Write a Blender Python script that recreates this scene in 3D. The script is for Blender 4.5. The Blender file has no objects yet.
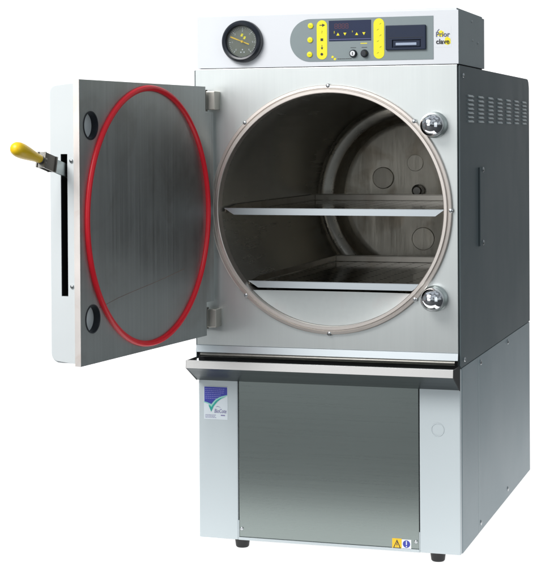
import bpy, bmesh, math, random
from mathutils import Vector, Matrix
random.seed(7)
S = bpy.context.scene
COL = S.collection
PI = math.pi

# ------------------------------------------------------------------ camera
cd = bpy.data.cameras.new('camera')
cam = bpy.data.objects.new('camera', cd); COL.objects.link(cam)
Rv = Vector((0.9531221, 0.3025291, -0.00586002))
Uv = Vector((0.00141984, 0.0148947, 0.9998881))
Fv = Vector((-0.3025825, 0.9530238, -0.0137669))
m = Matrix.Identity(4)
for i in range(3):
    m[i][0] = Rv[i]; m[i][1] = Uv[i]; m[i][2] = -Fv[i]
m.translation = Vector((1.5554607, -4.2405903, 1.1441938))
cam.matrix_world = m
cd.sensor_fit = 'VERTICAL'; cd.sensor_height = 24.0; cd.sensor_width = 24.0
cd.lens = 1661.6675 / 580 * 24
cd.shift_y = -(290 - 161.406) / 580
cd.clip_end = 100
S.camera = cam

# ------------------------------------------------------------------ light
w = bpy.data.worlds.new('World'); S.world = w; w.use_nodes = True
wn = w.node_tree.nodes; wl = w.node_tree.links
tcw = wn.new('ShaderNodeTexCoord'); sep = wn.new('ShaderNodeSeparateXYZ'); wr = wn.new('ShaderNodeValToRGB')
wmr = wn.new('ShaderNodeMapRange'); wmr.inputs['From Min'].default_value = -1; wmr.inputs['From Max'].default_value = 1
wl.new(tcw.outputs['Generated'], sep.inputs[0]); wl.new(sep.outputs['Z'], wmr.inputs['Value']); wl.new(wmr.outputs['Result'], wr.inputs[0])
els = wr.color_ramp.elements
els[0].position = 0.47; els[0].color = (0.05, 0.055, 0.05, 1)
els[1].position = 1.0; els[1].color = (0.42, 0.46, 0.50, 1)
e_ = els.new(0.53); e_.color = (0.26, 0.285, 0.30, 1)
wnz = wn.new('ShaderNodeTexNoise'); wnz.inputs['Scale'].default_value = 3.2; wnz.inputs['Detail'].default_value = 5; wnz.inputs['Roughness'].default_value = 0.6
wl.new(tcw.outputs['Generated'], wnz.inputs['Vector'])
wm2 = wn.new('ShaderNodeMapRange'); wm2.inputs['From Min'].default_value = 0.42; wm2.inputs['From Max'].default_value = 0.60
wm2.inputs['To Min'].default_value = 0.45; wm2.inputs['To Max'].default_value = 1.7
wl.new(wnz.outputs['Fac'], wm2.inputs['Value'])
wmx = wn.new('ShaderNodeMix'); wmx.data_type = 'RGBA'; wmx.blend_type = 'MULTIPLY'; wmx.inputs[0].default_value = 1.0
wl.new(wr.outputs[0], wmx.inputs[6]); wl.new(wm2.outputs['Result'], wmx.inputs[7])
wl.new(wmx.outputs[2], wn['Background'].inputs[0])
wn['Background'].inputs[1].default_value = 0.9
S.view_settings.view_transform = 'Standard'; S.view_settings.look = 'None'
S.view_settings.exposure = 0.0; S.view_settings.gamma = 1.0

def area(name, loc, target, sx, sy, power, col=(1, 1, 1)):
    l = bpy.data.lights.new(name, 'AREA'); l.shape = 'RECTANGLE'
    l.size = sx; l.size_y = sy; l.energy = power; l.color = col
    o = bpy.data.objects.new(name, l); COL.objects.link(o)
    o.location = loc
    o.rotation_euler = (Vector(target) - Vector(loc)).to_track_quat('-Z', 'Y').to_euler()
    return o
area('key_softbox', (-1.5, -4.0, 4.2), (0.2, 0, 0.75), 3.2, 2.0, 285, (1.0, 0.985, 0.97))
area('low_softbox', (-1.25, -4.6, 1.40), (0.0, 0, 1.0), 3.0, 2.4, 32, (0.96, 0.98, 1.0))
area('added_fill_lamp', (3.1, -2.0, 1.2), (0.4, 0, 0.8), 1.7, 2.4, 10, (0.90, 0.96, 1.0))  # unseen lamp added to brighten the right side and the door's inner face

# ------------------------------------------------------------------ materials
def new_mat(name):
    mt = bpy.data.materials.new(name); mt.use_nodes = True
    return mt, mt.node_tree, mt.node_tree.nodes['Principled BSDF']

def paint(name, col, rough=0.45, var=0.06, scale=6.0, bump=0.0, bscale=350, spec=0.5, metal=0.0):
    mt, nt, b = new_mat(name)
    tc = nt.nodes.new('ShaderNodeTexCoord')
    nz = nt.nodes.new('ShaderNodeTexNoise'); nz.inputs['Scale'].default_value = scale; nz.inputs['Detail'].default_value = 6
    nt.links.new(tc.outputs['Object'], nz.inputs['Vector'])
    mx = nt.nodes.new('ShaderNodeMix'); mx.data_type = 'RGBA'
    mx.inputs[6].default_value = tuple(c * (1 - var) for c in col) + (1,)
    mx.inputs[7].default_value = tuple(min(1, c * (1 + var)) for c in col) + (1,)
    nt.links.new(nz.outputs['Fac'], mx.inputs[0]); nt.links.new(mx.outputs[2], b.inputs['Base Color'])
    mr = nt.nodes.new('ShaderNodeMapRange'); mr.inputs['To Min'].default_value = rough * 0.85; mr.inputs['To Max'].default_value = min(1, rough * 1.2)
    nt.links.new(nz.outputs['Fac'], mr.inputs['Value']); nt.links.new(mr.outputs['Result'], b.inputs['Roughness'])
    b.inputs['Metallic'].default_value = metal
    b.inputs['Specular IOR Level'].default_value = spec
    if bump:
        n2 = nt.nodes.new('ShaderNodeTexNoise'); n2.inputs['Scale'].default_value = bscale; n2.inputs['Detail'].default_value = 3
        nt.links.new(tc.outputs['Object'], n2.inputs['Vector'])
        bp = nt.nodes.new('ShaderNodeBump'); bp.inputs['Strength'].default_value = bump; bp.inputs['Distance'].default_value = 0.001
        nt.links.new(n2.outputs['Fac'], bp.inputs['Height']); nt.links.new(bp.outputs['Normal'], b.inputs['Normal'])
        n3 = nt.nodes.new('ShaderNodeTexNoise'); n3.inputs['Scale'].default_value = 5; nt.links.new(tc.outputs['Object'], n3.inputs['Vector'])
        b2 = nt.nodes.new('ShaderNodeBump'); b2.inputs['Strength'].default_value = 0.5; b2.inputs['Distance'].default_value = 0.004
        nt.links.new(n3.outputs['Fac'], b2.inputs['Height']); nt.links.new(b2.outputs['Normal'], bp.inputs['Normal'])
    return mt

def steel(name, col, rough, grain=(400, 400, 6), gstr=0.08, cvar=0.1, blot=3.0, rvar=0.25, stains=None, metal=1.0):
    """brushed sheet: noise stretched along the grain drives roughness, tone and a faint bump"""
    mt, nt, b = new_mat(name)
    L = nt.links.new
    tc = nt.nodes.new('ShaderNodeTexCoord')
    mp = nt.nodes.new('ShaderNodeMapping'); mp.inputs['Scale'].default_value = grain
    L(tc.outputs['Object'], mp.inputs['Vector'])
    g = nt.nodes.new('ShaderNodeTexNoise'); g.inputs['Scale'].default_value = 1.0; g.inputs['Detail'].default_value = 5
    L(mp.outputs['Vector'], g.inputs['Vector'])
    mp2 = nt.nodes.new('ShaderNodeMapping'); mp2.inputs['Scale'].default_value = tuple(0.12 * s if s > 50 else 0.5 * s for s in grain)
    L(tc.outputs['Object'], mp2.inputs['Vector'])
    g2 = nt.nodes.new('ShaderNodeTexNoise'); g2.inputs['Scale'].default_value = 1.0; g2.inputs['Detail'].default_value = 4
    L(mp2.outputs['Vector'], g2.inputs['Vector'])
    bl = nt.nodes.new('ShaderNodeTexNoise'); bl.inputs['Scale'].default_value = blot; bl.inputs['Detail'].default_value = 7; bl.inputs['Roughness'].default_value = 0.6
    L(tc.outputs['Object'], bl.inputs['Vector'])
    ad = nt.nodes.new('ShaderNodeMath'); ad.operation = 'ADD'; L(g.outputs['Fac'], ad.inputs[0]); L(g2.outputs['Fac'], ad.inputs[1])
    ad2 = nt.nodes.new('ShaderNodeMath'); ad2.operation = 'ADD'; L(ad.outputs[0], ad2.inputs[0]); L(bl.outputs['Fac'], ad2.inputs[1])
    mr = nt.nodes.new('ShaderNodeMapRange'); mr.inputs['From Min'].default_value = 0.9; mr.inputs['From Max'].default_value = 2.1
    L(ad2.outputs[0], mr.inputs['Value'])
    mx = nt.nodes.new('ShaderNodeMix'); mx.data_type = 'RGBA'
    mx.inputs[6].default_value = tuple(c * (1 - cvar) for c in col) + (1,)
    mx.inputs[7].default_value = tuple(min(1, c * (1 + cvar)) for c in col) + (1,)
    L(mr.outputs['Result'], mx.inputs[0])
    out = mx.outputs[2]
    if stains:
        st = nt.nodes.new('ShaderNodeTexNoise'); st.inputs['Scale'].default_value = stains[0]; st.inputs['Detail'].default_value = 8; st.inputs['Distortion'].default_value = 0.6
        L(tc.outputs['Object'], st.inputs['Vector'])
        rp = nt.nodes.new('ShaderNodeMapRange'); rp.inputs['From Min'].default_value = 0.52; rp.inputs['From Max'].default_value = 0.72
        L(st.outputs['Fac'], rp.inputs['Value'])
        ms = nt.nodes.new('ShaderNodeMath'); ms.operation = 'MULTIPLY'; ms.inputs[1].default_value = stains[2]; L(rp.outputs['Result'], ms.inputs[0])
        m3 = nt.nodes.new('ShaderNodeMix'); m3.data_type = 'RGBA'; m3.inputs[7].default_value = stains[1] + (1,)
        L(ms.outputs[0], m3.inputs[0]); L(out, m3.inputs[6]); out = m3.outputs[2]
    L(out, b.inputs['Base Color'])
    b.inputs['Metallic'].default_value = metal
    r2 = nt.nodes.new('ShaderNodeMapRange'); r2.inputs['From Min'].default_value = 0.9; r2.inputs['From Max'].default_value = 2.1
    r2.inputs['To Min'].default_value = rough * (1 - rvar); r2.inputs['To Max'].default_value = min(1, rough * (1 + rvar))
    L(ad2.outputs[0], r2.inputs['Value']); L(r2.outputs['Result'], b.inputs['Roughness'])
    if gstr:
        bp = nt.nodes.new('ShaderNodeBump'); bp.inputs['Strength'].default_value = gstr; bp.inputs['Distance'].default_value = 0.0006
        L(ad.outputs[0], bp.inputs['Height']); L(bp.outputs['Normal'], b.inputs['Normal'])
    return mt

M = {}
M['white'] = paint('white_paint', (0.76, 0.785, 0.82), 0.38, 0.015, 3, 0.06, 500)
M['panel_grey'] = paint('pale_grey_paint', (0.51, 0.565, 0.585), 0.42, 0.02, 4, 0.08, 450)
M['side_dark'] = paint('dark_grey_side_paint', (0.090, 0.118, 0.127), 0.48, 0.06, 3, 0.10, 420)
M['side_mid'] = paint('shaded_side_paint', (0.24, 0.30, 0.325), 0.42, 0.05, 3, 0.10, 420)  # corner panel paint, darkened: shade of the unlit side put into colour
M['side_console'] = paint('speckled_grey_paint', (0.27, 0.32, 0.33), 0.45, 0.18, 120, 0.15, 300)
M['door_cover'] = paint('door_cover_paint', (0.70, 0.74, 0.75), 0.4, 0.015, 4, 0.06, 500)
M['front_steel'] = steel('brushed_front_steel', (0.635, 0.665, 0.655), 0.31, (420, 420, 5), 0.012, 0.045, 2.2, 0.14, (1.6, (0.54, 0.53, 0.515), 0.6), 0.7)
M['lower_steel'] = steel('brushed_lower_steel', (0.285, 0.325, 0.312), 0.28, (5, 2600, 2600), 0.0, 0.014, 2.2, 0.06)
M['door_steel'] = steel('brushed_door_steel', (0.49, 0.515, 0.515), 0.46, (1100, 1100, 3), 0.010, 0.2, 4.0, 0.2, (7.0, (0.24, 0.21, 0.19), 0.3))
M['edge_steel'] = steel('cut_plate_edge', (0.90, 0.84, 0.80), 0.5, (60, 60, 20), 0.04, 0.06, 8, 0.2, (14.0, (0.72, 0.55, 0.46), 0.45), 0.7)
M['chamber_steel'] = steel('chamber_steel', (0.52, 0.51, 0.465), 0.26, (90, 3, 90), 0.015, 0.08, 2.5, 0.2, (2.0, (0.38, 0.33, 0.25), 0.4), 0.8)
M['end_steel'] = steel('stained_end_plate_steel', (0.68, 0.64, 0.55), 0.40, (260, 260, 9), 0.05, 0.25, 8.0, 0.35, (9.0, (0.30, 0.22, 0.13), 0.75), 0.7)
M['flange_steel'] = steel('machined_ring_steel', (0.72, 0.66, 0.61), 0.33, (12, 12, 12), 0.0, 0.05, 6, 0.15, None, 0.8)
M['tray_steel'] = steel('polished_tray_steel', (0.20, 0.195, 0.185), 0.10, (8, 60, 30), 0.0, 0.12, 6, 0.4, (7.0, (0.15, 0.13, 0.10), 0.4))
M['lip_steel'] = steel('bright_lip_steel', (0.45, 0.485, 0.505), 0.34, (5, 500, 500), 0.008, 0.03, 3, 0.1)
M['drip_steel'] = steel('drip_tray_steel', (0.52, 0.505, 0.49), 0.27, (4, 500, 500), 0.008, 0.05, 3, 0.15)
M['dark_underside'] = steel('shaded_underside_steel', (0.07, 0.082, 0.086), 0.40, (4, 500, 500), 0.008, 0.08, 3)  # darker drip tray steel; dark reflection and shade underneath put into colour
M['rim_steel'] = steel('tray_rim_steel', (0.40, 0.375, 0.335), 0.30, (6, 300, 300), 0.0, 0.1, 6, 0.2, (8.0, (0.2, 0.16, 0.11), 0.5))
M['floor_plate_steel'] = steel('lit_floor_steel', (0.36, 0.382, 0.378), 0.40, (60, 60, 60), 0.0, 0.08, 4, 0.2, (7.0, (0.36, 0.30, 0.285), 0.6), 0.6)  # tone of the lit chamber floor, for the added plate
M['knuckle'] = steel('bright_rolled_steel', (0.74, 0.71, 0.64), 0.30, (30, 30, 30), 0.0, 0.22, 9, 0.3, None, 0.8)
M['rust'] = paint('rust_streak', (0.24, 0.17, 0.14), 0.6, 0.3, 60)
M['chrome'] = paint('chrome', (0.86, 0.87, 0.90), 0.05, 0.01, 3, metal=1.0)
M['bolt'] = paint('screw_steel', (0.55, 0.57, 0.58), 0.28, 0.1, 30, metal=1.0)
M['cast'] = paint('cast_bracket_steel', (0.20, 0.195, 0.18), 0.35, 0.2, 40, 0.2, 150, metal=1.0)
M['lever'] = steel('lever_bar_steel', (0.55, 0.60, 0.60), 0.4, (60, 60, 60), 0.05, 0.1, 9)
M['hinge'] = steel('hinge_block_steel', (0.60, 0.58, 0.53), 0.45, (90, 90, 20), 0.06, 0.1, 15)
M['red'] = paint('red_silicone_rubber', (0.80, 0.012, 0.028), 0.33, 0.08, 25)
M['yellow'] = paint('yellow_plastic', (0.95, 0.62, 0.012), 0.32, 0.03, 20)
M['key_yellow'] = paint('keypad_yellow', (0.90, 0.83, 0.012), 0.5, 0.02, 30)
M['black'] = paint('black_rubber', (0.012, 0.012, 0.013), 0.5, 0.1, 30)
M['black_gloss'] = paint('black_plastic', (0.012, 0.016, 0.024), 0.3, 0.1, 20)
M['shadow_gap'] = paint('gap_shade_black', (0.010, 0.011, 0.012), 0.7, 0.1, 20)  # near-black that puts the shade of gaps and right cap into colour
M['fascia'] = paint('grey_fascia_film', (0.235, 0.285, 0.295), 0.45, 0.04, 30)
M['navy'] = paint('navy_display_film', (0.026, 0.036, 0.080), 0.5, 0.08, 30, spec=0.2)
M['printer'] = paint('printer_plastic', (0.020, 0.030, 0.060), 0.5, 0.1, 60, spec=0.25)
M['printer_lt'] = paint('paper_slot', (0.36, 0.43, 0.56), 0.4, 0.05, 60)
M['dim_red'] = paint('unlit_red_segments', (0.13, 0.030, 0.045), 0.4, 0.05, 60)
M['dial'] = paint('dial_face', (0.165, 0.175, 0.135), 0.5, 0.25, 60)
M['ink_dark'] = paint('dark_ink', (0.03, 0.03, 0.035), 0.6, 0.05, 60)
M['ink_grey'] = paint('grey_ink', (0.14, 0.15, 0.21), 0.6, 0.05, 60)
M['ink_olive'] = paint('olive_ink', (0.48, 0.44, 0.01), 0.6, 0.05, 60)
M['ink_yellow'] = paint('yellow_ink', (0.92, 0.80, 0.01), 0.5, 0.02, 60)
M['ink_white'] = paint('white_ink', (0.78, 0.80, 0.82), 0.5, 0.02, 60)
M['ink_blue'] = paint('blue_ink', (0.045, 0.055, 0.36), 0.5, 0.1, 40)
M['ink_teal'] = paint('teal_ink', (0.02, 0.36, 0.30), 0.5, 0.1, 40)
M['ink_mint'] = paint('mint_ink', (0.30, 0.62, 0.56), 0.5, 0.1, 40)
M['ink_mauve'] = paint('mauve_ink', (0.22, 0.20, 0.38), 0.5, 0.1, 40)
M['ink_lilac'] = paint('lilac_ink', (0.24, 0.24, 0.58), 0.5, 0.1, 40)
M['sticker'] = paint('sticker_paper', (0.66, 0.72, 0.76), 0.5, 0.02, 40)
M['warn_yellow'] = paint('warning_yellow', (0.85, 0.52, 0.02), 0.5, 0.03, 40)
M['vent'] = paint('pale_catchlight_paint', (0.42, 0.48, 0.49), 0.45, 0.08, 60)  # pale tone puts caught light into louvre slats and the groove edge
gm, nt, b = new_mat('gauge_glass')
b.inputs['Base Color'].default_value = (0.93, 0.96, 0.98, 1); b.inputs['Roughness'].default_value = 0.03
b.inputs['Transmission Weight'].default_value = 1.0; b.inputs['IOR'].default_value = 1.25
M['glass'] = gm
# added sweep, glowing so the background stays white and free of contact shadows
sm, nt, b = new_mat('glowing_white_sweep')
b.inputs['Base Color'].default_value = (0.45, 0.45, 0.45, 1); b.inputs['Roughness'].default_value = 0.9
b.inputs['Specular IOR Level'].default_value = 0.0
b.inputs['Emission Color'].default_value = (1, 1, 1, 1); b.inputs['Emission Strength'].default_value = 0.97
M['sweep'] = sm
M['studio'] = paint('dark_studio_floor', (0.045, 0.047, 0.05), 0.7, 0.1, 5)

# ------------------------------------------------------------------ mesh helpers
ORG = Vector((0, 0, 0))
def finish(name, bm, mat, parent=None, smooth=None, origin=None):
    """link bm (world coordinates) as one mesh object whose origin is the middle of its base"""
    bmesh.ops.remove_doubles(bm, verts=bm.verts, dist=1e-6)
    bmesh.ops.recalc_face_normals(bm, faces=bm.faces)
    if origin is None:
        xs = [v.co for v in bm.verts]
        lo = Vector((min(v.x for v in xs), min(v.y for v in xs), min(v.z for v in xs)))
        hi = Vector((max(v.x for v in xs), max(v.y for v in xs), max(v.z for v in xs)))
        origin = Vector(((lo.x + hi.x) / 2, (lo.y + hi.y) / 2, lo.z))
    bmesh.ops.translate(bm, verts=bm.verts, vec=-origin)
    me = bpy.data.meshes.new(name); bm.to_mesh(me); bm.free()
    if isinstance(mat, (list, tuple)):
        for q in mat: me.materials.append(M[q])
    else: me.materials.append(M[mat])
    o = bpy.data.objects.new(name, me); COL.objects.link(o)
    if smooth is not None:
        for p in me.polygons: p.use_smooth = True
        me.set_sharp_from_angle(angle=math.radians(smooth))
    place(o, origin, parent)
    return o
WORLD = {}
def place(o, origin, parent):
    WORLD[o.name] = Vector(origin)
    if parent:
        o.parent = parent; o.location = Vector(origin) - WORLD[parent.name]
    else: o.location = origin
def box(bm, x0, x1, y0, y1, z0, z1, bev=0.0, seg=2):
    r = bmesh.ops.create_cube(bm, size=1.0)
    for v in r['verts']:
        v.co = Vector((x0 + (v.co.x + .5) * (x1 - x0), y0 + (v.co.y + .5) * (y1 - y0), z0 + (v.co.z + .5) * (z1 - z0)))
    if bev:
        es = {e for v in r['verts'] for e in v.link_edges}
        bmesh.ops.bevel(bm, geom=list(es), offset=bev, segments=seg, affect='EDGES', profile=0.5)
def B(*a, **k):
    bm = bmesh.new(); box(bm, *a, **k); return bm
def prism(bm, pts, vec, close=True):
    """extrude a closed polygon of 3-D points by vec"""
    vs = [bm.verts.new(p) for p in pts]; f = bm.faces.new(vs)
    r = bmesh.ops.extrude_face_region(bm, geom=[f])
    bmesh.ops.translate(bm, verts=[v for v in r['geom'] if isinstance(v, bmesh.types.BMVert)], vec=vec)
def lathe(bm, prof, origin, axis, n=48, cap=False):
    """prof: list of (r, h) along axis"""
    ax = Vector(axis).normalized(); o = Vector(origin)
    a = ax.orthogonal().normalized(); c = ax.cross(a)
    rings = []
    for r, h in prof:
        if r < 1e-7: rings.append([bm.verts.new(o + ax * h)])
        else: rings.append([bm.verts.new(o + ax * h + (a * math.cos(2 * PI * i / n) + c * math.sin(2 * PI * i / n)) * r) for i in range(n)])
    for A, Bq in zip(rings[:-1], rings[1:]):
        for i in range(n):
            j = (i + 1) % n
            if len(A) == 1 and len(Bq) == 1: continue
            if len(A) == 1: bm.faces.new((A[0], Bq[i], Bq[j]))
            elif len(Bq) == 1: bm.faces.new((A[i], A[j], Bq[0]))
            else: bm.faces.new((A[i], A[j], Bq[j], Bq[i]))
def LT(prof, origin, axis, n=48):
    bm = bmesh.new(); lathe(bm, prof, origin, axis, n); return bm
def torus(bm, center, normal, R, r, n=128, k=12, squash=1.0):
    ax = Vector(normal).normalized(); a = ax.orthogonal().normalized(); c = ax.cross(a); o = Vector(center)
    rows = []
    for i in range(n):
        t = 2 * PI * i / n; d = a * math.cos(t) + c * math.sin(t)
        rows.append([bm.verts.new(o + d * (R + r * math.cos(2 * PI * j / k)) + ax * (r * squash * math.sin(2 * PI * j / k))) for j in range(k)])
    for i in range(n):
        A, Bq = rows[i], rows[(i + 1) % n]
        for j in range(k): bm.faces.new((A[j], A[(j + 1) % k], Bq[(j + 1) % k], Bq[j]))
def boolean(o, cutters):
    for cbm in cutters:
        bmesh.ops.recalc_face_normals(cbm, faces=cbm.faces)
        me = bpy.data.meshes.new('cut'); cbm.to_mesh(me); cbm.free()
        c = bpy.data.objects.new('cut', me); COL.objects.link(c)
        md = o.modifiers.new('b', 'BOOLEAN'); md.object = c; md.operation = 'DIFFERENCE'; md.solver = 'EXACT'
        c.location = (0, 0, 0)
        bpy.context.view_layer.update()
        dg = bpy.context.evaluated_depsgraph_get()
        nm = bpy.data.meshes.new_from_object(o.evaluated_get(dg))
        o.modifiers.clear(); old = o.data; nm.name = old.name; o.data = nm
        bpy.data.objects.remove(c); bpy.data.meshes.remove(me); bpy.data.meshes.remove(old)
def circ(cx, cz, r, y, n=40, a0=0, a1=2 * PI):
    full = abs(a1 - a0 - 2 * PI) < 1e-6
    return [Vector((cx + r * math.cos(a0 + (a1 - a0) * i / (n if full else n - 1)), y, cz + r * math.sin(a0 + (a1 - a0) * i / (n if full else n - 1)))) for i in range(n)]
def flat(bm, pts, y, t=0.0008):
    """thin printed patch on a -y facing surface; pts (x,z)"""
    prism(bm, [Vector((x, y, z)) for x, z in pts], Vector((0, -t, 0)))
def rect(x0, x1, z0, z1): return [(x0, z0), (x1, z0), (x1, z1), (x0, z1)]
def stadium(cx, z0, z1, r, n=12):
    return [(cx + r * math.cos(PI * i / n), z1 - r + r * math.sin(PI * i / n)) for i in range(n + 1)] + \
           [(cx + r * math.cos(PI + PI * i / n), z0 + r + r * math.sin(PI + PI * i / n)) for i in range(n + 1)]
def dot(cx, cz, r, n=20): return [(cx + r * math.cos(2 * PI * i / n), cz + r * math.sin(2 * PI * i / n)) for i in range(n)]
def text(name, body, x, z, y, size, mat, parent, align='CENTER', ext=0.0003, shear=0.0, sx=1.0, bold=0.0):
    cu = bpy.data.curves.new(name, 'FONT'); cu.body = body; cu.size = size; cu.align_x = align; cu.align_y = 'CENTER'
    cu.extrude = ext; cu.offset = bold; cu.shear = shear; cu.space_character = 1.0
    t = bpy.data.objects.new('t', cu); COL.objects.link(t); bpy.context.view_layer.update()
    me = bpy.data.meshes.new_from_object(t.evaluated_get(bpy.context.evaluated_depsgraph_get()))
    bpy.data.objects.remove(t); bpy.data.curves.remove(cu)
    me.transform(Matrix.Rotation(PI / 2, 4, 'X') @ Matrix.Diagonal((sx, 1, 1, 1)))
    me.materials.clear(); me.materials.append(M[mat]); me.name = name
    o = bpy.data.objects.new(name, me); COL.objects.link(o); place(o, Vector((x, y, z)), parent); return o
def empty(name, loc):
    o = bpy.data.objects.new(name, None); COL.objects.link(o); o.location = loc; o.empty_display_size = 0.2; WORLD[o.name] = Vector(loc); return o
def tube(bm, pts, r, k=12):
    rows = []
    for i, p in enumerate(pts):
        p = Vector(p); d = (Vector(pts[min(i + 1, len(pts) - 1)]) - Vector(pts[max(i - 1, 0)])).normalized()
        a = d.orthogonal().normalized(); c = d.cross(a)
        rows.append([bm.verts.new(p + (a * math.cos(2 * PI * j / k) + c * math.sin(2 * PI * j / k)) * r) for j in range(k)])
    for A, Bq in zip(rows[:-1], rows[1:]):
        for j in range(k): bm.faces.new((A[j], A[(j + 1) % k], Bq[(j + 1) % k], Bq[j]))
    bm.faces.new(rows[0]); bm.faces.new(rows[-1])
def screw(parent, p, axis, r=0.005, mat='bolt'):
    p = Vector(p); bm = LT([(0, .0035), (r * .35, .0034), (r * .8, .0026), (r, .0012), (r, -.001), (0, -.001)], p, axis, 14)
    return finish('screw', bm, mat, parent, 40)

# ------------------------------------------------------------------ setting
FZ = 0.028      # surface level
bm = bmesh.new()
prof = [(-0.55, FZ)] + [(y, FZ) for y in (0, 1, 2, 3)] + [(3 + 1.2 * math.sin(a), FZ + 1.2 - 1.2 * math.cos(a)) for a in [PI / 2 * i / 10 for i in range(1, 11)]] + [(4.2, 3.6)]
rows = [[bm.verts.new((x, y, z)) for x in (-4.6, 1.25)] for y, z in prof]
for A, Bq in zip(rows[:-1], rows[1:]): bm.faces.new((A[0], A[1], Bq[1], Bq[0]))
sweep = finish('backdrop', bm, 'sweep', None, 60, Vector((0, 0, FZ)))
sweep['kind'] = 'structure'
bm = bmesh.new(); vs = [bm.verts.new(p) for p in ((-15, -15, FZ - .006), (15, -15, FZ - .006), (15, 15, FZ - .006), (-15, 15, FZ - .006))]; bm.faces.new(vs)
fl = finish('floor', bm, 'studio', None, None, Vector((0, 0, FZ - .006))); fl['kind'] = 'structure'

# ------------------------------------------------------------------ the autoclave
W, D = 0.72, 1.16
ZB, ZT, ZU0, ZU1, DU = 0.545, 1.331, 1.335, 1.480, 0.377
CX, CZ, RI = 0.373, 0.955, 0.309
AC = empty('autoclave', (W / 2, D / 2, FZ))
AC['label'] = 'stainless steel front loading autoclave with its round chamber door standing open'
AC['category'] = 'autoclave'

# cabinet carcass (left, top, back, inner front) with the chamber bored through
bm = B(-0.003, 0.7185, 0.004, D - .004, ZB + .003, ZT - .003, bev=0.004)
carc = finish('cabinet', bm, 'side_dark', AC, None, Vector((0, 0, 0)))
boolean_cut = bmesh.new(); lathe(boolean_cut, [(0, -.2), (RI + .008, -.2), (RI + .008, 1.125), (0, 1.125)], (CX, 0, CZ), (0, 1, 0), 96)
WO = WORLD
AC.location = (0, 0, 0); bpy.context.view_layer.update()
carc.location = (0, 0, 0)
boolean(carc, [boolean_cut])
AC.location = (W / 2, D / 2, FZ); carc.location = -AC.location

bm = B(-.0062, -.0036, .0005, D - .002, ZB + .002, ZT - .001); finish('side_panel', bm, 'side_dark', AC)

def front_sheet():
    bm = B(-0.0032, 0.7165, -0.002, 0.0035, 0.566, ZT + .002, bev=0.0012)
    o = finish('front_panel', bm, 'front_steel', None, None, Vector((0, 0, 0)))
    c = bmesh.new(); lathe(c, [(0, -.2), (RI + .008, -.2), (RI + .008, .2), (0, .2)], (CX, 0, CZ), (0, 1, 0), 96)
    boolean(o, [c]); place(o, Vector((0, 0, 0)), AC); return o
fp = front_sheet()
bm = bmesh.new(); prism(bm, [Vector((-0.004, y, z)) for y, z in ((-.0024, .586), (-.0045, .5845), (-.0085, .5665), (.003, .5665), (.003, .586))], Vector((.7205, 0, 0)))
finish('front_lip', bm, 'lip_steel', fp)

# chamber: bored cylinder with rolled knuckle and shallow dished end
bm = bmesh.new()
pr = [(RI, .0203), (RI, .2), (RI, .45), (RI, .7), (RI, .965)]
kn = [(RI, .965), (RI - .003, .974), (RI - .010, .981), (RI - .020, .984), (RI - .040, .987), (RI - .046, .991), (RI - .049, .999), (RI - .050, 1.02), (RI - .056, 1.040), (RI - .066, 1.050)]
lathe(bm, pr, (CX, 0, CZ), (0, 1, 0), 128)
ch = finish('chamber', bm, 'chamber_steel', AC, 40)
finish('rear_knuckle', LT(kn[:6], (CX, 0, CZ), (0, 1, 0), 128), 'knuckle', ch, 40)
finish('rear_cone', LT(kn[5:], (CX, 0, CZ), (0, 1, 0), 128), 'end_steel', ch, 40)
re = RI - .066
bm = LT([(re, 1.050), (re - .006, 1.0535), (re - .016, 1.0560), (re * .6, 1.063), (re * .3, 1.068), (0, 1.07)], (CX, 0, CZ), (0, 1, 0), 96)
finish('end_plate', bm, 'end_steel', ch, 40)
def socket(x, z, y, r, t=.0016):
    bm = bmesh.new(); torus(bm, (x, y, z), (0, 1, 0), r, t, 40, 8)
    lathe(bm, [(0, -.0012), (r, -.0012), (r, .004), (0, .004)], (x, y, z), (0, 1, 0), 40)
    finish('port_plug', bm, 'end_steel', ch, 40)
socket(.259, 1.013, 1.060, .034)
socket(.366, 1.062, 1.0645, .026, .0012)
socket(.392, .815, 1.0610, .036, .0014)
bm = LT([(0, -.03), (.012, -.03), (.014, -.026), (.014, -.016), (.02, -.014), (.02, 0), (0, .0)], (.378, 1.06, .972), (0, 1, 0), 20)
finish('drain_fitting', bm, 'cast', ch, 40)

# added curved plate standing in for the brightly lit chamber floor below the tray
a0 = math.asin((CZ - .7365) / (RI - .001))
bm = bmesh.new(); rows = []; hm = .7365 - (CZ - RI)
for i in range(81):
    a = PI + a0 + (PI - 2 * a0) * i / 80
    x, z = CX + (RI - .0006) * math.cos(a), CZ + (RI - .0006) * math.sin(a); h = max(0.0005, .7365 - z)
    rows.append([bm.verts.new((x, .006 + .012 * (1 - (1 - t) ** 1.5) * (h / hm) ** .7, z + h * t)) for t in [k / 12 for k in range(13)]])
for A, Bq in zip(rows[:-1], rows[1:]):
    for k in range(12): bm.faces.new((A[k], Bq[k], Bq[k + 1], A[k + 1]))
finish('lit_floor_plate', bm, 'floor_plate_steel', AC, 80)

# machined mouth ring with its screws
bm = bmesh.new()
lathe(bm, [(RI, .02), (RI, -.014), (RI + .0015, -.0155), (RI + .0085, -.0155), (RI + .0098, -.014), (RI + .0098, -.0095), (RI + .0118, -.0095), (RI + .0118, -.012), (RI + .013, -.013), (RI + .0195, -.0125), (RI + .021, -.011), (RI + .021, -.0015)], (CX, 0, CZ), (0, 1, 0), 160)
ring = finish('chamber_ring', bm, 'flange_steel', AC, 35)
for k in range(8):
    a = PI / 8 * 0 + PI / 4 * k
    screw(ring, (CX + .3275 * math.cos(a), -.0105, CZ + .3275 * math.sin(a)), (0, -1, 0), .0062)

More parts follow.
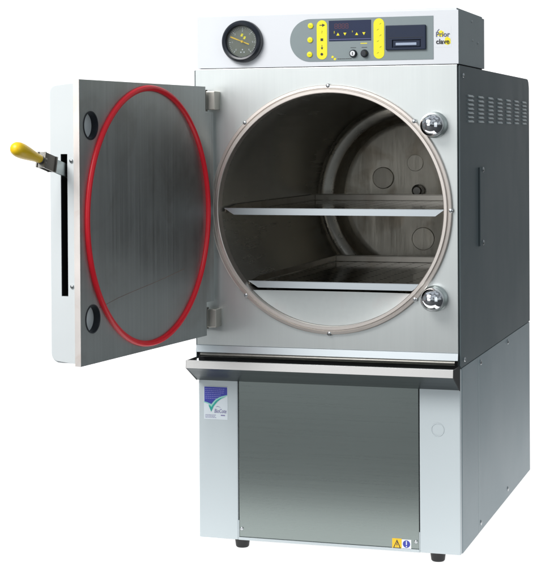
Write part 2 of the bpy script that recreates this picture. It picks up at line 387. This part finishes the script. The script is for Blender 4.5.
# locking knobs
for x, z in ((.6575, 1.177), (.6565, .7265)):
    bm = bmesh.new()
    n = 20
    lathe(bm, [(0, -.031)] + [(.0305 * math.sin(PI * i / n), -.0305 * math.cos(PI * i / n)) for i in range(1, n)] + [(0, .031)], (x, -.041, z), (0, 1, 0), 48)
    kb = finish('locking_knob', bm, 'chrome', AC, 60)
    bm = LT([(0, -.032), (.026, -.032), (.030, -.028), (.031, -.010), (.034, -.006), (.034, -.001), (0, -.001)], (x, 0, z), (0, 1, 0), 48)
    finish('knob_collar', bm, 'lever', kb, 35)

# right side of the upper cabinet
bm = bmesh.new()
yz = [(.001, ZB + .001)] + [(D, ZB + .001)] + [(D - .035 + .035 * math.cos(a), ZT - .035 + .035 * math.sin(a)) for a in [PI / 2 * i / 8 for i in range(9)]] + [(.001, ZT)]
prism(bm, [Vector((W - .0005, y, z)) for y, z in yz], Vector((.0035, 0, 0)))
bmesh.ops.bevel(bm, geom=list(bm.edges), offset=.0012, segments=2, affect='EDGES')
sp = finish('side_panel', bm, 'side_dark', AC, 40)
XS = W + .003
bm = bmesh.new()
for c in range(7):
    bm = bmesh.new()
    y0 = .107 + .1515 * c; wd = .072
    for k in range(7):
        z = 1.2545 - .0112 * k
        prism(bm, [Vector((XS - .0003, y0, z + .0032)), Vector((XS + .0040, y0, z - .0018)), Vector((XS + .0030, y0, z - .0032)), Vector((XS - .0003, y0, z - .0032))], Vector((0, wd, 0)))
    finish('vent_grille', bm, 'vent', sp)
bm = B(XS - .0005, XS + .005, .258, .262, .846, 1.062, bev=.001); box(bm, XS - .0005, XS + .0015, .258, .345, .846, 1.062)
gs = finish('cover_strip', bm, 'side_dark', sp)
for z in (1.055, .853): screw(gs, (XS + .001, .318, z), (1, 0, 0), .0075)
screw(sp, (XS, .047, 1.306), (1, 0, 0), .006); screw(sp, (XS, .050, .563), (1, 0, 0), .006)

# hinges between door and cabinet
for z0, z1 in ((1.222, 1.272), (.638, .687)):
    bm = B(.0425, .068, -.046, -.0022, z0, z1, bev=.002)
    hg = finish('hinge', bm, 'hinge', AC)
    bm = LT([(0, z0 - .004), (.010, z0 - .004), (.010, z1 + .004), (0, z1 + .004)], (.033, -.034, 0), (0, 0, 1), 20)
    finish('hinge_pin', bm, 'cast', hg, 40)

# ------------------------------------------------------------------ door (swung open a little past a right angle)
ang = 1.6832
E_ = Vector((math.cos(ang), -math.sin(ang), 0)); N_ = Vector((math.sin(ang), math.cos(ang), 0)); H_ = Vector((.0522, -.0491, 0)); Ld = .6775
def dp(s, t, z): return H_ + E_ * s + N_ * t + Vector((0, 0, z))
bm = bmesh.new()
outl = [(.020, .619), (Ld, .619), (Ld, 1.2835), (.020, 1.2835), (.020, 1.215), (-.026, 1.215), (-.026, .708), (.020, .708)]
prism(bm, [dp(s, 0, z) for s, z in outl], N_ * -.0155)
for f in bm.faces: f.material_index = 0
bm.faces.ensure_lookup_table()
for f in bm.faces:
    c = f.calc_center_median() - H_
    if c.dot(E_) > Ld - .001: f.material_index = 1
door = finish('door', bm, ['door_steel', 'edge_steel'], None, None, Vector((0, 0, 0)))
cuts = []
HOLES = ((.6255, 1.177), (.6215, .7245))
for s, z in HOLES:
    c = bmesh.new(); lathe(c, [(0, -.1), (.032, -.1), (.032, .05), (0, .05)], dp(s, 0, z), N_, 48); cuts.append(c)
boolean(door, cuts); place(door, Vector((0, 0, 0)), AC)
for s, z in HOLES:
    bm = LT([(.0325, -.0005), (.034, .0012), (.031, .0012), (.0305, -.002), (.0305, -.048), (.026, -.052), (0, -.052)], dp(s, 0, z), N_, 48)
    finish('knob_socket', bm, 'black_gloss', door, 35)
# folded sheet cover on the outer side, slot cut through its end
bm = bmesh.new()
zc0, zc1, rr = .6235, 1.2745, .022
pts = []
for (t0, z0, a0) in ((-.0155, zc0, None), (-.0885 + rr, zc0 + rr, -PI / 2), (-.0885 + rr, zc1 - rr, PI)):
    pass
loop = [(-.0157, zc0)] + [(-.0885 + rr - rr * math.sin(a), zc0 + rr - rr * math.cos(a)) for a in [PI / 2 * i / 8 for i in range(9)]] + \
       [(-.0885 + rr - rr * math.cos(a), zc1 - rr + rr * math.sin(a)) for a in [PI / 2 * i / 8 for i in range(9)]] + [(-.0157, zc1)]
prism(bm, [dp(.006, t, z) for t, z in loop], E_ * (Ld - .012 - .006))
bmesh.ops.bevel(bm, geom=[e for e in bm.edges if all((v.co - H_).dot(E_) > .6 and (v.co - H_).dot(N_) < -.02 for v in e.verts)], offset=.004, segments=3, affect='EDGES')
cov = finish('door_cover', bm, 'door_cover', None, 35, Vector((0, 0, 0)))
c = bmesh.new()
prism(c, [dp(.58, t, z) for t, z in ((-.0575, .780), (-.0395, .780), (-.0395, 1.111), (-.0575, 1.111))], E_ * .2)
boolean(cov, [c]); 
for p in cov.data.polygons: p.use_smooth = True
cov.data.set_sharp_from_angle(angle=math.radians(35))
place(cov, Vector((0, 0, 0)), door)
bm = bmesh.new()
L0 = [(-.0573, .7803), (-.0397, .7803), (-.0397, 1.1107), (-.0573, 1.1107)]
va = [bm.verts.new(dp(Ld - .0135, t, z)) for t, z in L0]; vb = [bm.verts.new(dp(.585, t, z)) for t, z in L0]
for i in range(4): bm.faces.new((va[i], va[(i + 1) % 4], vb[(i + 1) % 4], vb[i]))
bm.faces.new(vb); finish('slot_liner', bm, 'shadow_gap', door)
for z in (1.095, .803): screw(door, dp(Ld - .0115, -.0285, z), E_, .005)
# red gasket
bm = bmesh.new(); torus(bm, dp(.331, .0025, .9535), N_, .3180, .0074, 160, 14)
finish('seal_ring', bm, 'red', door, 80)
bm = bmesh.new()
rp_ = [(.590, .7475), (.50, .7630), (.42, .7730), (.33, .7830), (.24, .7945), (.15, .8070)]
for (s0, z0), (s1, z1) in zip(rp_[:-1], rp_[1:]):
    prism(bm, [dp(s0, .0001, z0 - .0006), dp(s1, .0001, z1 - .0006), dp(s1, .0001, z1 + .0006), dp(s0, .0001, z0 + .0006)], N_ * .0003)
finish('rust_streak', bm, 'rust', door)
# lever: flat bar from the slot, cast bracket, yellow grip
q0 = dp(.60, -.048, 1.058); q1 = dp(.668 + .212, -.048, 1.072 + .056)
ax = (q1 - q0).normalized(); Ltot = (q1 - q0).length
side = N_.copy(); up = ax.cross(side).normalized()
if up.z < 0: up = -up
def bar(a, b, hw, hu, bev=.0015):
    bm = bmesh.new(); r = bmesh.ops.create_cube(bm, size=1)
    for v in bm.verts: v.co = q0 + ax * (a + (v.co.x + .5) * (b - a)) + side * (v.co.y * 2 * hw) + up * (v.co.z * 2 * hu)
    bmesh.ops.bevel(bm, geom=list(bm.edges), offset=bev, segments=2, affect='EDGES'); return bm
lv = finish('lever', bar(0, .152, .0035, .0135), 'lever', door)
bm = bar(.122, .170, .0085, .0150, .003)
lathe(bm, [(0, .160), (.0105, .160), (.0105, .178), (0, .178)], q0, ax, 20)
finish('lever_bracket', bm, 'cast', lv, 35)
gp = [(0, .172), (.0085, .172), (.0092, .176), (.0096, .19), (.0112, .21), (.0138, .232), (.0160, .252), (.0172, .268), (.0170, .281), (.0150, .292), (.0110, .299), (.0055, .3025), (0, .3033)]
sc_ = Ltot / .303
finish('grip', LT([(r_, h_ * sc_) for r_, h_ in gp], q0, ax, 32), 'yellow', lv, 60)

# ------------------------------------------------------------------ drip tray under the mouth
bm = bmesh.new()
yt, th = -.086, .0022
prof = [(.0, .489), (yt, .5325), (yt + .0028, .5525), (yt + th + .007, .5525), (yt + th + .007, .551), (yt + th + .0028, .551), (yt + th, .5338), (.0, .4915)]
prism(bm, [Vector((-.0035, y, z)) for y, z in prof], Vector((.7225, 0, 0)))
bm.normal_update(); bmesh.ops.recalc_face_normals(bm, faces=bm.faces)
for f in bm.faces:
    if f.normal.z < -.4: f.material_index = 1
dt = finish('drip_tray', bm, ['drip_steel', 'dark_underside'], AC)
for x in (-.0055, .719):
    bm = bmesh.new(); prism(bm, [Vector((x, y, z)) for y, z in ((-.002, .4875), (yt - .0004, .532), (yt + .0023, .5527), (-.002, .5527))], Vector((.002, 0, 0)))
    finish('end_cap', bm, 'shadow_gap' if x > .3 else 'drip_steel', dt)  # right cap near-black: shade on that end put into its colour
# near-black strip painting the shaded gap behind the tray, with the pipe across it
bm = B(.001, .7155, -.0015, .003, ZB - .002, .5655); finish('recess_strip', bm, 'shadow_gap', AC)
bm = bmesh.new(); tube(bm, [(.012, -.012, .5605), (.71, -.012, .5605)], .0065, 14)
finish('tray_rod', bm, 'cast', AC, 50)

# ------------------------------------------------------------------ base
ZF = .060
bm = B(0.001, W - .001, .006, D - .002, ZF + .001, ZB - .001)
base = finish('base', bm, 'shadow_gap', AC)
bm = B(0, .1115, 0, .02, ZF, .5435, bev=.003); lp = finish('corner_panel', bm, 'panel_grey', base)
bm = B(.6125, W + .001, 0, .02, ZF, .5435, bev=.003); rp = finish('corner_panel', bm, 'panel_grey', base)
bm = B(.1115, .1140, .001, .02, ZF, .113); finish('corner_tab', bm, 'panel_grey', lp)
bm = B(.6105, .6125, .001, .02, ZF, .113); finish('corner_tab', bm, 'panel_grey', rp)
bm = B(.1145, .6100, .0015, .012, ZF + .0085, .543, bev=.001); kp = finish('kick_panel', bm, 'lower_steel', base)
bm = B(.1142, .6103, -.0005, .015, ZF, ZF + .0075, bev=.001); finish('bottom_trim', bm, 'panel_grey', base)
screw(kp, (.1215, .0015, .0905), (0, -1, 0), .0052); screw(kp, (.602, .0015, .0875), (0, -1, 0), .0052)
bm = B(W - .001, W + .002, .0205, .2495, ZF, ZB - .001, bev=.001); finish('side_strip', bm, 'side_mid', base)
bm = B(W - .001, W + .002, .2535, D, ZF, ZB - .001, bev=.0015); bs = finish('side_skirt', bm, 'side_mid', base)
bm = B(W - .002, W + .0026, .2494, .2536, ZF + .004, ZB - .003, bev=.0006); finish('groove_highlight', bm, 'vent', base)  # pale strip painting the highlight along the panel groove
for y, z in ((.284, .525), (.730, .529), (.276, .084), (.720, .087)): screw(bs, (W + .002, y, z), (1, 0, 0), .0075)
bm = B(-.002, .001, .0205, D, ZF, ZB - .001, bev=.001); finish('side_skirt', bm, 'side_mid', base)
bm = bmesh.new(); torus(bm, (.661, -.0004, .384), (0, 1, 0), .0165, .0011, 40, 8); finish('knockout_ring', bm, 'panel_grey', rp, 60)
for x, y in ((.105, .055), (.649, .055), (.105, D - .1), (.649, D - .1)):
    bm = LT([(0, 0), (.0155, 0), (.018, .003), (.0205, .022), (.0225, .026), (.0225, .0315), (0, .0315)], (x, y, FZ + .0005), (0, 0, 1), 28)
    ft = finish('foot', bm, 'black', AC, 35)

# stickers --------------------------------------------------------
st = finish('coating_sticker', (lambda q: (flat(q, rect(.0155, .0835, .3835, .4725), 0), q)[1])(bmesh.new()), 'sticker', AC)
bm = bmesh.new(); chk = [(.0160, .4265), (.026, .4235), (.0362, .4180)]
flat(bm, [(.0170, .4715), (.0170, .430), (.026, .4275), (.036, .4235), (.042, .4305), (.052, .4375), (.064, .4440), (.0825, .4505), (.0825, .4715)], -.0008, .0003)
finish('blue_field', bm, 'ink_blue', st)
bm = bmesh.new(); flat(bm, [(.0155, .4285), (.026, .4255), (.0335, .4205), (.0375, .4105), (.0445, .4225), (.055, .4345), (.068, .4425), (.0825, .4485), (.0825, .4510), (.064, .4460), (.050, .4385), (.0425, .4310), (.0375, .4235), (.036, .4250), (.026, .4290), (.0155, .4315)], -.0011, .0003)
finish('tick_mark', bm, 'ink_mint', st)
bm = bmesh.new(); flat(bm, [(.029, .4215), (.0365, .4040), (.044, .4195), (.055, .4325), (.066, .4405), (.078, .4455), (.063, .4415), (.050, .4335), (.041, .4225), (.037, .4165), (.0335, .4205)], -.0014, .0003)
finish('tick_mark', bm, 'ink_teal', st)
bm = bmesh.new()
for k in range(6):
    z = .4655 - .0052 * k; x1 = .078 - (.0 if k < 2 else .0055 * (k - 1)); x = .0195
    while x < x1 - .004:
        wl = random.uniform(.003, .0075); flat(bm, rect(x, min(x + wl, x1), z, z + .0015), -.0012, .0002); x += wl + .0012
finish('small_print', bm, 'ink_lilac', st)
text('lettering', 'BioCote', .0625, .4060, -.0012, .0155, 'ink_mauve', st, shear=.2, sx=.66)
bm = bmesh.new(); flat(bm, [(.049, .4165), (.054, .4195), (.059, .4185), (.064, .4150), (.0585, .4175), (.054, .4180)], -.0009, .0003); finish('swoosh', bm, 'ink_mauve', st)
bm = bmesh.new()
for k in range(3):
    z = .3945 - .0034 * k; x = .0195
    while x < .047:
        wl = random.uniform(.002, .006); flat(bm, rect(x, x + wl, z, z + .0012), -.0009, .0002); x += wl + .001
flat(bm, rect(.064, .076, .3935, .3965), -.0009, .0002)
finish('small_print', bm, 'ink_mauve', st)

ws = finish('warning_sticker', (lambda q: (flat(q, rect(.538, .5635, .0650, .0930), .0015), q)[1])(bmesh.new()), 'warn_yellow', AC)
bm = bmesh.new(); flat(bm, [(.5405, .0675), (.5615, .0675), (.5510, .0905)], .0006, .0003); tri = finish('hazard_triangle', bm, 'ink_dark', ws)
bm = bmesh.new(); flat(bm, [(.5437, .0694), (.5583, .0694), (.5510, .0855)], .0002, .0003); finish('hazard_triangle', bm, 'warn_yellow', ws)
bm = bmesh.new(); flat(bm, [(.5518, .0842), (.5488, .0766), (.5512, .0770), (.5502, .0716), (.5532, .0782), (.5510, .0778), (.5530, .0836)], -.0002, .0003); finish('lightning_bolt', bm, 'ink_dark', ws)
ns = finish('notice_sticker', (lambda q: (flat(q, rect(.5637, .589, .0635, .0915), .0015), q)[1])(bmesh.new()), 'ink_white', AC)
bm = bmesh.new(); flat(bm, dot(.5764, .0798, .0098, 28), .0006, .0003); finish('blue_disc', bm, 'ink_blue', ns)
bm = bmesh.new(); flat(bm, rect(.5752, .5776, .0775, .0880), .0002, .0003); flat(bm, dot(.5764, .0735, .0016), .0002, .0003); finish('exclamation_mark', bm, 'ink_white', ns)
bm = bmesh.new(); flat(bm, rect(.5655, .5870, .0668, .0680), .0006, .0003); flat(bm, rect(.5665, .5860, .0646, .0657), .0006, .0003); finish('small_print', bm, 'ink_mauve', ns)

# ------------------------------------------------------------------ control console on top
bm = B(.003, W, 0, DU, ZU0, ZU1)
bmesh.ops.bevel(bm, geom=[e for e in bm.edges if all(v.co.z > ZU1 - .01 for v in e.verts) or all(v.co.y > DU - .01 for v in e.verts)], offset=.006, segments=3, affect='EDGES')
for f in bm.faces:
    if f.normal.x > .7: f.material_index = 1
con = finish('console', bm, ['white', 'side_console'], None, 40, Vector((0, 0, 0)))
c = B(.5445, .6235, -.1, .012, .3, .31)
c.free(); place(con, Vector((0, 0, 0)), AC)
bm = B(.01, W - .006, .004, DU - .01, ZT + .001, ZU0 + .001); finish('shadow_joint', bm, 'shadow_gap', AC)
for z, y in ((1.405, .195), (1.402, .275), (1.455, .185)): screw(con, (W - .002, y, z), (1, 0, 0), .0045)

# pressure gauge
GX, GZ = .134, 1.405
bm = LT([(.0415, -.004), (.0415, -.016), (.044, -.0205), (.049, -.022), (.054, -.019), (.0565, -.013), (.0565, .0), (.03, .0)], (GX, 0, GZ), (0, 1, 0), 64)
ga = finish('pressure_gauge', bm, 'black_gloss', AC, 40)
finish('dial_face', LT([(0, -.006), (.0417, -.006), (.0417, -.003), (0, -.003)], (GX, 0, GZ), (0, 1, 0), 64), 'dial', ga, 40)
bm = bmesh.new()
for k in range(37):
    a = math.radians(-50 + 280 * k / 36); r0 = .0325 if k % 6 == 0 else .0355
    d = Vector((math.cos(a), 0, math.sin(a))); n_ = Vector((-d.z, 0, d.x)) * (.0006 if k % 6 == 0 else .00035)
    o = Vector((GX, -.006, GZ)); prism(bm, [o + d * r0 - n_, o + d * .0385 - n_, o + d * .0385 + n_, o + d * r0 + n_], Vector((0, -.0004, 0)))
finish('dial_scale', bm, 'ink_white', ga)
for k in range(7):
    a = math.radians(230 - 280 * k / 6); text('lettering', str(k), GX + .0285 * math.cos(a), GZ + .0285 * math.sin(a), -.0063, .0065, 'ink_white', ga)
bm = bmesh.new()
na = math.radians(158); d = Vector((math.cos(na), 0, math.sin(na))); n_ = Vector((-d.z, 0, d.x)); o = Vector((GX, -.0095, GZ))
prism(bm, [o + d * .037, o + d * .033 + n_ * .0018, o - n_ * -.0010, o - d * .021 + n_ * .0016, o - d * .021 - n_ * .0016, o - n_ * .0010, o + d * .033 - n_ * .0018], Vector((0, -.0008, 0)))
lathe(bm, [(0, -.012), (.0032, -.0118), (.0036, -.0085), (0, -.0085)], (GX, 0, GZ), (0, 1, 0), 20)
finish('needle', bm, 'yellow', ga)
bm = bmesh.new()
for x, z in ((-.0015, .0175), (.0060, .0100)): flat(bm, [(GX + x - .0045, GZ + z - .003), (GX + x + .001, GZ + z - .0045), (GX + x + .0045, GZ + z + .003), (GX + x - .001, GZ + z + .0045)], -.0060, .0004)
finish('dial_emblem', bm, 'ink_yellow', ga)
bm = bmesh.new()
for x, z in ((0, -.0215), (-.0045, -.0285), (.0045, -.0285)): flat(bm, dot(GX + x, GZ + z, .0018), -.0060, .0004)
finish('dial_dots', bm, 'ink_white', ga)
finish('gauge_glass', LT([(0, -.0165), (.0414, -.0150), (.0414, -.0138), (0, -.0153)], (GX, 0, GZ), (0, 1, 0), 64), 'glass', ga, 40)

# grey control fascia with rounded left end
bm = bmesh.new()
z0, z1 = 1.3475, 1.4605; r0 = (z1 - z0) / 2
pts = [(.266 + r0 + r0 * math.cos(a), (z0 + z1) / 2 + r0 * math.sin(a)) for a in [PI / 2 + PI * i / 28 for i in range(29)]] + [(.6545, z0), (.6545, z1)]
flat(bm, pts, 0, .0012)
fa = finish('control_fascia', bm, 'fascia', AC)
YF = -.0012
for x, z in ((.3235, 1.4425), (.322, 1.405), (.3205, 1.3665)):
    bt = finish('push_button', LT([(0, -.0035), (.0060, -.0034), (.0072, -.0028), (.0076, 0), (0, 0)], (x, YF, z), (0, 1, 0), 28), 'key_yellow', fa, 40)
    bm = bmesh.new(); flat(bm, rect(x - .003, x + .003, z - .0006, z + .0006), YF - .0035, .0002); finish('button_mark', bm, 'ink_olive', fa)
bm = bmesh.new(); flat(bm, stadium(.3545, 1.3525, 1.4565, .0143), YF, .0008); ks = finish('keypad_strip', bm, 'key_yellow', fa)
bm = bmesh.new(); ya = YF - .0008
def mark(name, shapes, y, t, mat, parent):
    for p in shapes:
        q = bmesh.new(); flat(q, p, y, t); finish(name, q, mat, parent)
bm.free()
mark('keypad_icon', [[(.3480, 1.4423), (.3555, 1.4423), (.3555, 1.4390), (.3635, 1.4433), (.3555, 1.4476), (.3555, 1.4443), (.3480, 1.4443)],
  rect(.3508, .3578, 1.4015, 1.4085),
  [(.3538, 1.391), (.3538, 1.3845), (.3510, 1.3845), (.3545, 1.3785), (.3580, 1.3845), (.3552, 1.3845), (.3552, 1.391)],
  dot(.3540, 1.3665, .0036)], ya, .0003, 'ink_dark', fa)
text('lettering', '?', .3545, 1.4245, ya - .0003, .012, 'ink_olive', fa)
bm = bmesh.new(); flat(bm, stadium(.5095, 1.3515, 1.4575, .0143), YF, .0008); finish('keypad_strip', bm, 'key_yellow', fa)
for k in range(6):
    z = 1.4425 - .0152 * k; x = .5135 if k % 2 == 0 else .5065
    mark('keypad_icon', [[(x - .003, z - .0012), (x, z - .0005), (x + .0032, z + .0022), (x + .0012, z + .0028), (x - .0012, z + .0008)]], ya, .0003, 'ink_olive', fa)
# display window
bm = bmesh.new(); flat(bm, rect(.3735, .4885, 1.4000, 1.4545), YF, .0006); dsp = finish('display', bm, 'navy', fa)
yd = YF - .0006
bm = bmesh.new()
def seg7(bm, x, z, s, on, y):
    t = .0012 * s; w_ = .0058 * s; h_ = .0060 * s
    R_ = {'a': (x, x + w_, z + 2 * h_, z + 2 * h_ + t), 'g': (x, x + w_, z + h_, z + h_ + t), 'd': (x, x + w_, z, z + t),
          'f': (x - t, x, z + h_ + t, z + 2 * h_), 'b': (x + w_, x + w_ + t, z + h_ + t, z + 2 * h_), 'e': (x - t, x, z + t, z + h_), 'c': (x + w_, x + w_ + t, z + t, z + h_)}
    for q in on: flat(bm, rect(*R_[q]), y, .0002)
for k in range(4): seg7(bm, .3905 + .0098 * k, 1.4330, 1.0, 'abcdefg', yd)
finish('digits', bm, 'dim_red', fa)
for x, up_ in ((.3985, 1), (.4175, 0), (.4495, 1), (.4690, 0)):
    z = 1.4185; mark('arrow_key', [[(x - .0042, z - .0035), (x + .0042, z - .0035), (x, z + .0040)] if up_ else [(x - .0042, z + .0035), (x, z - .0040), (x + .0042, z + .0035)]], yd, .0003, 'ink_yellow', fa)
mark('indicator_mark', [rect(.3875, .3895, 1.4205, 1.4270), rect(.4370, .4388, 1.4225, 1.4270)], yd, .0003, 'ink_olive', fa)
bm = bmesh.new(); flat(bm, rect(.3745, .4875, 1.4045, 1.4053), yd, .0002); finish('display_line', bm, 'ink_lilac', fa)
bm = bmesh.new(); flat(bm, [(.3795, 1.3565), (.3850, 1.3555), (.3870, 1.3610), (.3815, 1.3620)], YF, .0003); flat(bm, [(.3860, 1.3510), (.3915, 1.3500), (.3935, 1.3555), (.3880, 1.3565)], YF, .0003); finish('emblem', bm, 'ink_yellow', fa)
bm = bmesh.new(); x = .3965
while x < .431:
    wl = random.uniform(.002, .005); flat(bm, rect(x, x + wl, 1.3525, 1.3540), YF, .0003); x += wl + .001
for x0 in (.4325, .4625): mark('small_print', [rect(x0, x0 + .015, 1.3815, 1.3828)], YF, .0003, 'ink_dark', fa)
finish('small_print', bm, 'ink_dark', fa)
bm = bmesh.new(); flat(bm, rect(.4595, .4775, 1.3918, 1.3940), YF, .0003); finish('small_print', bm, 'ink_yellow', fa)
# key switch and black knob
kw = finish('key_switch', LT([(0, -.0085), (.0070, -.0085), (.0085, -.0070), (.0102, -.0040), (.0106, 0), (0, 0)], (.4400, YF, 1.3665), (0, 1, 0), 32), 'black_gloss', fa, 35)
bm = LT([(0, -.0012), (.0064, -.001), (.0070, 0), (0, 0)], (.4400, YF - .0085, 1.3665), (0, 1, 0), 28); finish('key_barrel', bm, 'ink_white', fa, 40)
bm = bmesh.new(); flat(bm, rect(.4390, .4412, 1.3625, 1.3700), YF - .0097, .0003); finish('keyhole', bm, 'ink_dark', fa)
finish('rotary_knob', LT([(0, -.013), (.0065, -.0128), (.0078, -.0110), (.0085, -.0040), (.0102, -.0030), (.0104, 0), (0, 0)], (.4705, YF, 1.3665), (0, 1, 0), 32), 'black_gloss', fa, 35)
# built-in strip printer
bm = B(.5285, .6355, -.009, YF, 1.3735, 1.4375, bev=.0018)
prn = finish('printer', bm, 'printer', None, None, Vector((0, 0, 0)))
c = B(.5460, .6235, -.05, -.0045, 1.3790, 1.4000); boolean(prn, [c]); place(prn, Vector((0, 0, 0)), AC)
bm = B(.5490, .6205, -.0075, -.0044, 1.3815, 1.3970, bev=.001); finish('paper_door', bm, 'printer', prn)
bm = B(.5560, .6115, -.0092, -.0070, 1.3848, 1.3918, bev=.0008); finish('paper_slot', bm, 'printer_lt', prn)
bm = B(.5380, .6270, -.0096, -.0089, 1.4045, 1.4058); finish('printer_seam', bm, 'black_gloss', prn)

# maker's badge
bm = bmesh.new(); flat(bm, rect(.6565, .7010, 1.3780, 1.4330), 0, .00025); bd = finish('badge', bm, 'white', AC)
bm = bmesh.new(); flat(bm, [(.6655, 1.4085), (.6680, 1.4180), (.6745, 1.4225), (.6810, 1.4185), (.6830, 1.4110), (.6760, 1.4050)], -.0005, .0003)
flat(bm, [(.6830, 1.3870), (.6850, 1.4015), (.6905, 1.4055), (.6990, 1.4000), (.7000, 1.3880), (.6920, 1.3835)], -.0005, .0003)
finish('emblem', bm, 'ink_yellow', bd)
bm = bmesh.new(); flat(bm, [(.6635, 1.4195), (.6690, 1.4255), (.6705, 1.4240), (.6650, 1.4182)], -.0005, .0003); finish('emblem', bm, 'ink_grey', bd)
text('lettering', 'Prior', .6790, 1.4110, -.0014, .0178, 'ink_grey', bd, bold=.0003)
text('lettering', 'clave', .6790, 1.3925, -.0014, .0178, 'ink_dark', bd, bold=.0003)

# ------------------------------------------------------------------ perforated shelf trays resting in the chamber
def tray(zt, x0, x1, label):
    T = empty('shelf_tray', ((x0 + x1) / 2, .47, zt - .02)); T['label'] = label; T['category'] = 'shelf tray'; T['group'] = 'trays inside the chamber'
    y0, y1 = .022, .905; zp = zt - .010
    bm = bmesh.new(); nx = max(8, int((x1 - x0 - .03) / .042)); ny = 20
    gx, gy = (x1 - x0) / nx, (y1 - y0 - .004) / ny; rh = .0055
    grid = {}
    def gv(i, j):
        if (i, j) not in grid: grid[(i, j)] = bm.verts.new((x0 + gx * i, y0 + .002 + gy * j, zp))
        return grid[(i, j)]
    for i in range(nx):
        for j in range(ny):
            cx, cy = x0 + gx * (i + .5), y0 + .002 + gy * (j + .5)
            sq = [gv(i, j), gv(i + 1, j), gv(i + 1, j + 1), gv(i, j + 1)]
            if j < 3: bm.faces.new(sq); continue
            hv = [bm.verts.new((cx + rh * math.cos(PI / 4 * k + PI * 9 / 8), cy + rh * math.sin(PI / 4 * k + PI * 9 / 8), zp)) for k in range(8)]
            hb = [bm.verts.new(v.co + Vector((0, 0, -.003))) for v in hv]
            for k in range(4):
                bm.faces.new((sq[k], sq[(k + 1) % 4], hv[(2 * k + 2) % 8], hv[(2 * k + 1) % 8]))
                bm.faces.new((sq[k], hv[(2 * k + 1) % 8], hv[2 * k]))
            for k in range(8): bm.faces.new((hv[k], hv[(k + 1) % 8], hb[(k + 1) % 8], hb[k]))
    finish('perforated_plate', bm, 'tray_steel', T)
    bm = bmesh.new()
    s = .027
    prism(bm, [Vector((x0 - .001, y0 - .002, zt)), Vector((x1 + .001, y0 - .002, zt)), Vector((x1 + .001, y0 + .001, zt)), Vector((x0 - .001, y0 + .001, zt))], Vector((0, 0, .0016)))
    prism(bm, [Vector((x0, y0 - .002, zt)), Vector((x0 + s, y0 - .003, zt - .0165)), Vector((x1 - s * .85, y0 - .003, zt - .0165)), Vector((x1, y0 - .002, zt))], Vector((0, .002, 0)))
    finish('front_lip', bm, 'lip_steel', T)
    for xa, xb in ((x0 - .0005, x0 + .0015), (x1 - .0015, x1 + .0005)):
        bm = bmesh.new(); prism(bm, [Vector((xa, y0 + .003, zp + .0005)), Vector((xa, y1, zp + .0005)), Vector((xa, y1, zt + .008)), Vector((xa, y0 + .10, zt + .008)), Vector((xa, y0 + .003, zt - .001))], Vector((xb - xa, 0, 0)))
        finish('side_rim', bm, 'rim_steel', T)
    bm = B(x0 + .002, x1 - .002, y1 - .0015, y1 + .0015, zp + .0005, zt + .008, bev=.0006); box(bm, x0 + .001, x1 - .001, y1 - .003, y1 + .008, zt + .0083, zt + .0105, bev=.0006)
    finish('rear_rim', bm, 'rim_steel', T)
tray(.955, .071, .676, 'upper perforated steel shelf tray, wider, across the middle of the round chamber')
tray(.759, .139, .613, 'lower perforated steel shelf tray, narrower, near the bottom of the round chamber')
